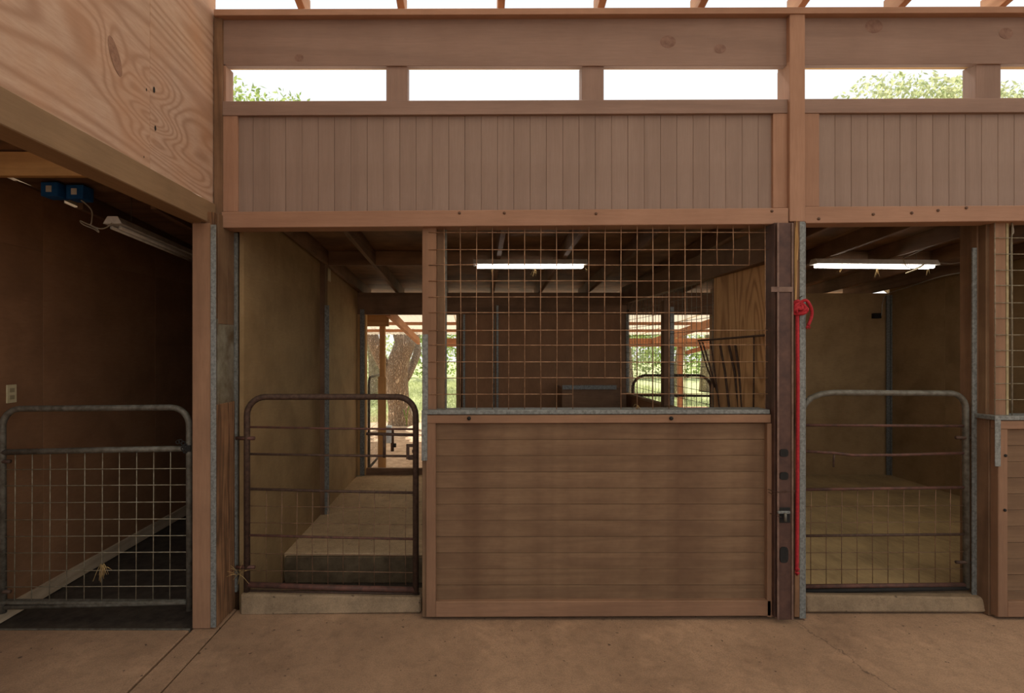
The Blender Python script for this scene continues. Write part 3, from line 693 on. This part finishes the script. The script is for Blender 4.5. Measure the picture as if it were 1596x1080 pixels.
box('low_cap', XP-.035, XP+.02, .92, 3.36, 1.10, 1.125, W_beam('y'), t, .002)
L = [[(XP+.005, y, 1.1), (XP+.005, y+random.uniform(-.004, .004), 1.7), (XP+.005, y, 2.25)] for y in [.93+.1016*i for i in range(24)]]
L += [[(XP+.009, .91, z), (XP+.009, 2.1, z+random.uniform(-.004, .004)), (XP+.009, 3.36, z)] for z in [1.22+.1016*i for i in range(11)]]
tubes('mesh_grid', L, .0026, WIREG(), t, 4)
# leaning wire gate and rods
t = empty('leaning_wire_panel', (1.75, .6, 1.7), 'rusty wire panel leaning on the plywood partition behind the mesh', 'panel')
q0, q1 = P(1088, 531, .75), P(1199, 522, .18)
tube('top_rail', [q0, q1], .008, RUST(), t, 6)
tubes('bent_bar', [[P(1090, 533, .75), P(1101, 570, .73), P(1114, 604, .7)], [P(1095, 533, .74), P(1106, 570, .72), P(1120, 620, .68)],
                   [P(1107, 531, .7), P(1113, 570, .68), P(1122, 641, .64), P(1126, 700, .6)]], .006, RUST(), t, 6)
tubes('upright_bar', [[P(1175, 524, .3), P(1175, 580, .3), P(1174, 660, .3)]], .006, RUST(), t, 6)
for n_, (pts, lab) in enumerate((([P(1122, 536, .66), P(1130, 580, .64), P(1137, 640, .6), P(1141, 700, .55)], 'leftmost dark rod of three propped against the plywood partition'),
                 ([P(1136, 538, .6), P(1145, 580, .58), P(1152, 640, .55), P(1156, 700, .5)], 'middle dark rod of three propped against the plywood partition'),
                 ([P(1146, 538, .55), P(1152, 580, .53), P(1157, 640, .5), P(1160, 700, .45)], 'rightmost dark rod of three propped against the plywood partition'))):
    # rods run on down to the floor
    a, b = Vector(pts[2]), Vector(pts[3]); d = (b-a)/(a.z-b.z); pts = pts[:3]+[tuple(b+d*(b.z-.0)*.98)]
    if pts[-1][0] > 1.86: pts[-1] = (1.86, pts[-1][1], pts[-1][2])
    o = tube('metal_rod', pts, .009, RUST(), None, 8); tag(o, lab, 'rod', 'rods against the partition')
# corner feeder
t = empty('feed_bunk', (1.4, 3.1, .7), 'dark wooden corner feed box with a metal lip at the back of the middle stall', 'feeder')
box('front_board', 1.02, 1.78, 2.88, 2.91, .78, 1.21, W_dark('x'), t)
box('side_board', 1.02, 1.05, 2.91, 3.36, .78, 1.21, W_dark('y'), t)
box('bottom_board', 1.05, 1.85, 2.91, 3.36, .78, .80, W_dark('x'), t)
box('leg', 1.03, 1.09, 2.92, 2.98, .06, .78, W_dark('z'), t); box('leg', 1.72, 1.78, 2.92, 2.98, .06, .78, W_dark('z'), t)
box('metal_lip', 1.02, 1.66, 2.865, 2.88, 1.195, 1.245, GALV(), t, .001)

# =================================================================== LAMPS
def shop_light(label, p0, p1, horizontal=True, lit=True, broad=.0):
    p0, p1 = Vector(p0), Vector(p1); mid = (p0+p1)/2; d = (p1-p0).normalized(); s = Vector((0, 0, 1)).cross(d).normalized(); Ln = (p1-p0).length
    t = empty('strip_light', mid, label, 'light')
    def prof(h0, h1, w0, w1, a, b):
        A, B = mid+d*a, mid+d*b; u = Vector((0, 0, 1))
        f = [A-s*w0+u*h0, A+s*w0+u*h0, A+s*w1+u*h1, A-s*w1+u*h1]; g = [B-s*w0+u*h0, B+s*w0+u*h0, B+s*w1+u*h1, B-s*w1+u*h1]
        return f, g
    f, g = prof(.0, .05, .062, .03, -Ln/2, Ln/2)
    mesh_from('housing', [tuple(v) for v in f+g], QF, WHITE(), t, bev=.002)
    for sg in (-1, 1):
        f, g = prof(0, .05, .064, .034, sg*Ln/2-.006, sg*Ln/2+.006)
        mesh_from('end_cap', [tuple(v) for v in f+g], QF, WHITE(), t, bev=.002)
    for sg in (-1, 1):
        tube('lamp_tube', [p0+s*sg*.028+Vector((0, 0, -.016))+d*.03, p1+s*sg*.028+Vector((0, 0, -.016))-d*.03], .013,
             EMIT('lit_tube', (255, 250, 240), 13.0) if lit else WHITE(), t, 8)
    for sg in (-.35, .35):
        m_ = mid+d*sg*Ln; tube('hanger', [m_+Vector((0, 0, .04)), m_+Vector((0, 0, max(.06, zc(m_.y)-m_.z-.002)))], .0025, GALVD(), t, 4)
    return t
YL = 1.62
shop_light('lit strip light with hanging straw wisps in the middle stall ceiling', P(739, 413, YL), P(913, 413, YL))
shop_light('lit strip light with loose cables in the right stall ceiling', P(1268, 412, YL), P(1456, 414, YL))
shop_light('unlit white strip light hanging in the dark left bay', (-2.42, .22, 2.51), (-2.42, 1.44, 2.44), lit=False)
for at, lab, n_ in ((P(767, 420, YL-.05), 'straw wisp dangling near the left end of the middle strip light', 6), (P(834, 420, YL-.05), 'large straw bunch dangling from the middle strip light', 16),
                    (P(913, 418, YL-.05), 'straw wisp dangling at the right end of the middle strip light', 3), (P(1367, 420, YL-.05), 'straw bunch dangling under the right strip light', 12),
                    (P(1447, 419, YL-.05), 'single straw strand at the right end of the right strip light', 3), (P(1312, 417, YL-.05), 'short straw wisp under the left half of the right strip light', 3)):
    o = straw('straw_wisp', at, n_, .008, .075, STRAW(), None, True); tag(o, lab, 'straw', 'straw hanging from the strip lights')
o = tube('power_cable', smoothpath([P(1408, 404, YL-.03), P(1412, 414, YL-.07), P(1424, 419, YL-.08), P(1440, 412, YL-.07), P(1432, 418, YL-.06), P(1412, 426, YL-.06)]), .005, IVORY(), None, 6)
tag(o, 'pale flex looped over the right strip light', 'cable')
o = tube('power_cable', smoothpath([P(1456, 409, YL), P(1480, 411, YL), P(1500, 409, YL+.1), P(1516, 411, YL+.1)]), .004, CABLE(), None, 5)
tag(o, 'cable running right from the end of the right strip light', 'cable')
o = tube('power_cable', smoothpath([P(1408, 402, 1.55), P(1440, 388, 1.3), P(1462, 370, 1.2), P(1490, 368, 1.2), P(1520, 358, 1.0)]), .0045, CABLE(), None, 5)
tag(o, 'thin cable rising along the rafters above the right strip light', 'cable')
o = tube('power_cable', smoothpath([P(1374, 492, 3.3), P(1376, 470, 3.3), P(1384, 458, 3.25), P(1420, 446, 2.6), P(1470, 430, 2.0), P(1516, 423, 1.8)]), .006, CABLE(), None, 5)
tag(o, 'pale cable curving down the back corner of the right stall', 'cable')
o = pb('junction_box', 1363, 1374, 488, 496, 3.32, .05, BLACK(), None); tag(o, 'small black electrical box on the back wall of the right stall', 'box')
o = tube('power_cable', smoothpath([P(1577, 346, .05), P(1579, 362, .05), P(1576, 380, .05), P(1577, 500, .05), P(1577, 640, .05)]), .005, CABLE(), None, 5)
tag(o, 'grey green cable hanging behind the mesh at the right edge', 'cable')

# left bay electrics
t = empty('junction_box', (-2.73, .13, 2.705), 'blue plastic box on the ceiling of the left bay, the nearer one', 'box', 'blue boxes above the left bay')
def jbox(t, x, y, z):
    box('housing', x-.055, x+.055, y-.05, y+.05, z-.05, z+.04, BLUE(), t, .004)
    box('socket_face', x-.018, x+.018, y-.054, y-.05, z-.025, z+.015, WHITE(), t, .001)
jbox(t, -2.73, .13, 2.705)
t = empty('junction_box', (-2.60, .17, 2.70), 'blue plastic box on the ceiling of the left bay, the one with the white flex', 'box', 'blue boxes above the left bay')
jbox(t, -2.60, .17, 2.70)
o = tube('power_cable', smoothpath([(-2.59, .16, 2.655), (-2.55, .2, 2.60), (-2.545, .2, 2.53), (-2.56, .2, 2.50), (-2.62, .2, 2.525), (-2.60, .2, 2.50), (-2.53, .2, 2.47), (-2.50, .2, 2.45), (-2.51, .2, 2.47), (-2.56, .2, 2.50), (-2.50, .2, 2.475), (-2.45, .2, 2.48), (-2.42, .22, 2.52)]), .0045, CABLE(), None, 6)
tag(o, 'looped white flex hanging from the blue box to the unlit strip light', 'cable')
t = empty('wall_outlet', (-2.95, .05, 1.39), 'ivory wall outlet plate on the dark brown left bay wall', 'outlet')
box('plate', -2.95, -2.943, .02, .09, 1.335, 1.45, IVORY(), t, .002)
for z in (1.37, 1.415): box('socket', -2.943, -2.940, .038, .072, z-.013, z+.013, plain('dark_ivory', (150, 138, 108), (140, 128, 98), 12, .5), t, .001)
t = empty('wall_plate', (-1.5, 2.0, 2.4), 'small pale switch plate high on the olive wall of the middle stall', 'switch')
box('plate', -1.513, -1.505, 2.03, 2.12, 2.37, 2.50, IVORY(), t, .002)

# =================================================================== OUTSIDE: lean-to
lt = empty('lean_to_roof', (1, 5.5, 2), 'pale corrugated lean-to roof on orange timbers behind the stalls', 'roof')
zl = lambda y: 2.30-.08*(y-3.5)
for k in range(10):
    corrugated('roof_sheet', -3.2+k*.95, -2.23+k*.95, 3.5, 7.6, zl, TRANSL('leanto_sheet', (226, 216, 196), .4), lt)
for y in (4.3, 5.5, 6.55):
    box('purlin', -3.2, 6.2, y, y+.045, zl(y)-.065, zl(y)-.012, W_out('x'), lt)
box('end_beam', -.9, 6.2, 7.25, 7.30, zl(7.3)-.28, zl(7.3)-.11, W_out('x'), lt)
for X in (-1.17, 1.2, 3.6, 5.9):
    hexa('lean_to_rafter', [(X-.03, 3.62, zl(3.6)-.18), (X+.03, 3.62, zl(3.6)-.18), (X+.03, 3.62, zl(3.6)-.06), (X-.03, 3.62, zl(3.6)-.06),
                            (X-.03, 7.24, zl(7.25)-.24), (X+.03, 7.24, zl(7.25)-.24), (X+.03, 7.24, zl(7.25)-.12), (X-.03, 7.24, zl(7.25)-.12)], W_out('y'), lt)
box('block_beam', -1.62, -1.19, 3.78, 3.83, 1.98, 2.16, W_yel('x'), lt)
o = empty('lean_to_post', (4.2, 7.25, 0), 'orange brown post of the lean-to seen through the back mesh', 'post')
box('post_shaft', 4.15, 4.24, 7.31, 7.40, -.02, 1.95, W_out('z'), o, .004)
hexa('brace', [(4.28, 7.31, 1.62), (4.32, 7.31, 1.55), (5.2, 7.31, 1.78), (5.2, 7.31, 1.90), (4.28, 7.36, 1.62), (4.32, 7.36, 1.55), (5.2, 7.36, 1.78), (5.2, 7.36, 1.90)], W_out('x'), o)
o = empty('lean_to_post', (-1.27, 3.9, 0), 'pale yellow post with a wider plank outside the middle stall doorway', 'post')
box('post_shaft', -1.33, -1.255, 3.86, 3.93, -.02, 1.99, W_yel('z'), o, .004)
box('plank', -1.345, -1.235, 3.83, 3.855, -.02, 1.29, W_yel('z'), o, .003)
o = box('timber_block', 4.05, 5.0, 7.6, 7.9, -.02, .42, W_out('x'), None, .01); tag(o, 'orange timber stack low behind the lean-to post', 'timber')
t = empty('jack_stand', P(608, 702, 5.25), 'small blue white metal stand with a dark foot outside the middle stall doorway', 'stand')
pb('stand_body', 601, 610, 664, 691, 5.25, .10, plain('blue_white_metal', (200, 214, 226), (170, 184, 196), 20, .4, .2), t, .01)
tube('stand_leg', [P(611.5, 668, 5.3), P(611.5, 703.5, 5.3)], .028, RUST(), t, 10)
cyl('stand_knob', P(615, 694, 5.3), (1, 0, 0), .035, .05, BLACK(), t, 10)
# small gate swung open outside the doorway
t = empty('tube_gate', (-1.42, 4, 0), 'narrow dark tube gate swung open outside the middle stall doorway', 'gate')
xg = -1.40
def yz(pts): return [(xg, a_, b_) for a_, b_ in pts]
cc = [(3.5, .12), (3.5, 1.2)]+[(3.6-.1*math.cos(a_), 1.2+.1*math.sin(a_)) for a_ in (.4, .8, 1.2, 1.57)]+[(4.2+.1*math.sin(a_), 1.2+.1*math.cos(a_)) for a_ in (0, .4, .8, 1.2, 1.57)]+[(4.3, .12), (3.5, .12)]
tube('tube_frame', yz(cc), .018, GALVD(), t, 8)
tube('mid_rail', yz([(3.5, 1.02), (4.3, 1.02)]), .014, GALVD(), t, 8)
tubes('wire_grid', [yz([(3.5, z), (4.3, z)]) for z in np.arange(.22, 1.0, .1)]+[yz([(y, .12), (y, 1.02)]) for y in np.arange(3.6, 4.3, .1)], .002, WIREG(), t, 4)
# back gate of right stall
Y = 3.42
t = empty('tube_gate', (2.5, Y, 0), 'arched dark tube gate in the back doorway seen through the wire mesh', 'gate')
gate_frame(986, 1108, 585, 735, Y, .018, .17, RUST(), t)
tube('mid_rail', [P(986, 616, Y), P(1108, 617, Y)], .015, RUST(), t, 8)
tube('mid_rail', [P(986, 690, Y), P(1108, 690, Y)], .012, RUST(), t, 8)
tube('bottom_rail', [P(986, 733, Y), P(1108, 733, Y)], .015, RUST(), t, 8)
tubes('wire_grid', [[P(x, 616, Y), P(x, 733, Y)] for x in range(998, 1106, 12)]+[[P(986, y, Y), P(1108, y, Y)] for y in range(630, 733, 14)], .002, WIREG(), t, 4)

# =================================================================== TREES
rnd = np.random.RandomState(4)
def leaf_mesh(name, clusters, per, size):
    V = []; 
    for (c, r) in clusters:
        n = int(per*r*r)
        d = rnd.normal(size=(n, 3)); d /= np.linalg.norm(d, axis=1)[:, None]
        p = np.array(c)+d*(r*rnd.uniform(.35, 1, (n, 1))**.6)*np.array([1, 1, .75])
        a = rnd.normal(size=(n, 3)); a /= np.linalg.norm(a, axis=1)[:, None]
        b = np.cross(a, rnd.normal(size=(n, 3))); b /= np.linalg.norm(b, axis=1)[:, None]
        s = size*rnd.uniform(.6, 1.3, (n, 1))
        V.append(np.stack([p-a*s, p+b*s*.45, p+a*s, p-b*s*.45], 1).reshape(-1, 3))
    V = np.concatenate(V); n = len(V)//4
    me = bpy.data.meshes.new(name); me.vertices.add(len(V)); me.vertices.foreach_set('co', V.astype('f').ravel())
    me.loops.add(4*n); me.loops.foreach_set('vertex_index', np.arange(4*n, dtype='i'))
    me.polygons.add(n); me.polygons.foreach_set('loop_start', np.arange(0, 4*n, 4, dtype='i')); me.polygons.foreach_set('loop_total', np.full(n, 4, 'i'))
    me.update(calc_edges=True); return me
def branchy(base, h, r0, seed, n=5):
    rr = random.Random(seed); V, Fc = [], []; tips = []
    top = Vector(base)+Vector((rr.uniform(-.3, .3), rr.uniform(-.3, .3), h*.45))
    mid = (Vector(base)+top)/2+Vector((rr.uniform(-.15, .15), rr.uniform(-.1, .1), 0))
    sp = smoothpath([base, mid, top], 4); sweep(sp, [r0*(1.15-.45*i/len(sp)) for i in range(len(sp))], 9, V, Fc)
    for i in range(n):
        a = 2*math.pi*i/n+rr.uniform(-.4, .4); L = h*rr.uniform(.28, .5)
        e = top+Vector((math.cos(a)*L*.8, math.sin(a)*L*.8, L*rr.uniform(.5, 1.0)))
        m_ = (top+e)/2+Vector((rr.uniform(-.3, .3), rr.uniform(-.3, .3), .2))
        sp = smoothpath([top-Vector((0, 0, .15)), m_, e], 4); sweep(sp, [r0*.55*(1.1-.9*j/len(sp)) for j in range(len(sp))], 7, V, Fc); tips += [tuple(e), tuple(m_)]
    return V, Fc, tips
LG = lambda: LEAF('oak_leaf', (126, 150, 84), (172, 186, 120))
LG2 = lambda: LEAF('pale_leaf', (168, 182, 136), (206, 210, 170))
# the big forked oak
t = empty('oak_tree', (-1.75, 8.3, 0), 'big forked oak trunk with rough bark just behind the middle stall doorway', 'tree')
V, Fc = [], []
def PP(px, py, Y): return Vector(P(px, py, Y))
Yt = 8.3
m1 = [PP(626, 672, Yt), PP(625, 655, Yt), PP(622, 630, Yt), PP(619, 605, Yt), PP(618, 580, Yt), PP(624, 555, Yt), PP(631, 535, Yt), PP(627, 515, Yt), PP(630, 470, Yt), PP(650, 400, Yt+.3)]
sweep(smoothpath(m1, 4), [r/69.6 for r in np.interp(np.arange(37)/4, range(10), [24, 20, 17, 17.5, 18, 16, 16, 14.5, 12, 8])], 20, V, Fc)
m2 = [PP(612, 596, Yt), PP(601, 574, Yt), PP(588, 548, Yt-.1), PP(577, 515, Yt-.2), PP(560, 470, Yt-.3), PP(520, 400, Yt-.4)]
sweep(smoothpath(m2, 4), [r/69.6 for r in np.interp(np.arange(21)/4, range(6), [11, 10, 9, 9.5, 9, 7])], 16, V, Fc)
m3 = [PP(632, 592, Yt+.05), PP(650, 550, Yt+.5), PP(648, 520, Yt+.8), PP(670, 470, Yt+1)]
sweep(smoothpath(m3, 4), [r/69.6 for r in np.interp(np.arange(13)/4, range(4), [6, 6.5, 7, 5])], 10, V, Fc)
rr = random.Random(3)
V = [Vector(v)+Vector((rr.uniform(-1, 1), rr.uniform(-1, 1), rr.uniform(-1, 1)))*.008 for v in V]
mesh_from('trunk', V, Fc, BARK(), t, smooth=True)
me = leaf_mesh('foliage', [((-5.6, 9.0, 6.6), 1.1), ((-5.6, 9, 7.35), .9), ((-4.9, 9.2, 7.35), .75), ((-6.4, 9, 7.5), 1.0), ((-4.2, 9, 7.25), .55), ((-3.3, 10, 5.2), 1.2), ((-1.5, 10, 5.0), 1.2), ((-4.6, 10, 5.2), 1.4), ((-2.2, 9, 4.2), 1.0)], 420, .075)
link('foliage', me, (0, 0, 0), LG(), t)
sh = tubes('ground_shoot', [[(-1.52, 8.0, -.02), (-1.5, 7.98, .25), (-1.46, 7.95, .42)], [(-1.52, 8.0, .1), (-1.58, 7.98, .35)]], .012, LG(), t, 4)
specs = [(2.6, 13, 5.5, .16), (4.6, 12, 5.0, .13), (1.0, 15, 6, .18), (6.8, 14, 5.6, .15), (-.4, 16, 6, .16), (-3.6, 15, 6.2, .2), (3.4, 17, 6.5, .18), (5.6, 18, 6.5, .2), (-1.6, 19, 6.5, .18), (-6, 18, 7, .2), (9, 17, 6, .2), (1.9, 21, 7, .2)]
labs = ['first slim oak left of the orange post, seen through the mesh', 'slim oak right of the orange post, near the back gate', 'oak seen through the left back opening of the mesh', 'oak at the right, behind the plywood partition',
        'oak behind the narrow slit beside the mesh post', 'oak in the grass left of the forked trunk', 'distant oak just left of the orange post', 'distant oak just right of the orange post',
        'distant oak behind the forked trunk', 'distant oak at far left beyond the lean-to', 'distant oak at far right beyond the lean-to', 'farthest oak behind the back gate']
for (x, y, h, r), lab in zip(specs, labs):
    t = empty('oak_tree', (x, y, 0), lab, 'tree', 'oaks in the field')
    V, Fc, tips = branchy((x, y, -.05), h, r, int(x*10)+50)
    mesh_from('trunk', V, Fc, BARK(), t, smooth=True)
    cl = [(c, random.uniform(.7, 1.2)) for c in tips]+[((x+random.uniform(-1.6, 1.6), y+random.uniform(-1, 1), random.uniform(1.5, 2.6)), random.uniform(.5, .8)) for _ in range(3)]
    link('foliage', leaf_mesh('foliage', cl, 150, .09), (0, 0, 0), LG() if random.random() < .6 else LG2(), t)
# tall tree whose crown shows in the right slots
t = empty('oak_tree', (10.5, 9.5, 0), 'sunlit tree crown showing through the right wall slots', 'tree')
V, Fc, tips = branchy((10.5, 9.5, -.05), 7, .25, 9, 6); mesh_from('trunk', V, Fc, BARK(), t, smooth=True)
cl = [((9.7+.62*i, 9.4+random.uniform(-.4, .4), 7.62+random.uniform(-.12, .12)), random.uniform(.75, .95)) for i in range(11)]
link('foliage', leaf_mesh('foliage', cl, 620, .07), (0, 0, 0), LG2(), t)
# hedge of brush closing the view
for k, (x, lab) in enumerate(((-14, 'scrub at the far left edge of the field'), (-7, 'scrub left of the forked oak'), (0, 'scrub behind the middle of the field'), (7, 'scrub behind the orange post'), (14, 'scrub at the far right edge of the field'))):
    cl = [((x+random.uniform(-3.6, 3.6), 26+random.uniform(-2, 2), random.uniform(.3, 3.6)), random.uniform(.9, 1.6)) for _ in range(18)]
    o = link('bush', leaf_mesh('bush', cl, 90, .14), (0, 0, 0), LG2() if k % 2 else LG(), None); tag(o, lab, 'bush', 'scrub along the field edge')
# grass
n = 26000
x = rnd.uniform(-4.5, 7.5, n); y = 8.6+14*rnd.uniform(0, 1, n)**1.5; 
h = rnd.uniform(.05, .16, n); a = rnd.uniform(0, 6.28, n); lx = rnd.uniform(-.05, .05, n); ly = rnd.uniform(-.05, .05, n); w = .008+.0006*(y-8)
V = np.stack([np.stack([x-np.cos(a)*w, y-np.sin(a)*w, np.full(n, -.02)], 1), np.stack([x+np.cos(a)*w, y+np.sin(a)*w, np.full(n, -.02)], 1), np.stack([x+lx, y+ly, h], 1)], 1).reshape(-1, 3)
me = bpy.data.meshes.new('grass'); me.vertices.add(3*n); me.vertices.foreach_set('co', V.astype('f').ravel())
me.loops.add(3*n); me.loops.foreach_set('vertex_index', np.arange(3*n, dtype='i')); me.polygons.add(n)
me.polygons.foreach_set('loop_start', np.arange(0, 3*n, 3, dtype='i')); me.polygons.foreach_set('loop_total', np.full(n, 3, 'i')); me.update(calc_edges=True)
o = link('grass', me, (0, 0, 0), LEAF('grass_blade', (164, 174, 124), (206, 210, 166)), None); tag(o, 'sunlit green grass in the field behind the barn', 'grass', kind='stuff')
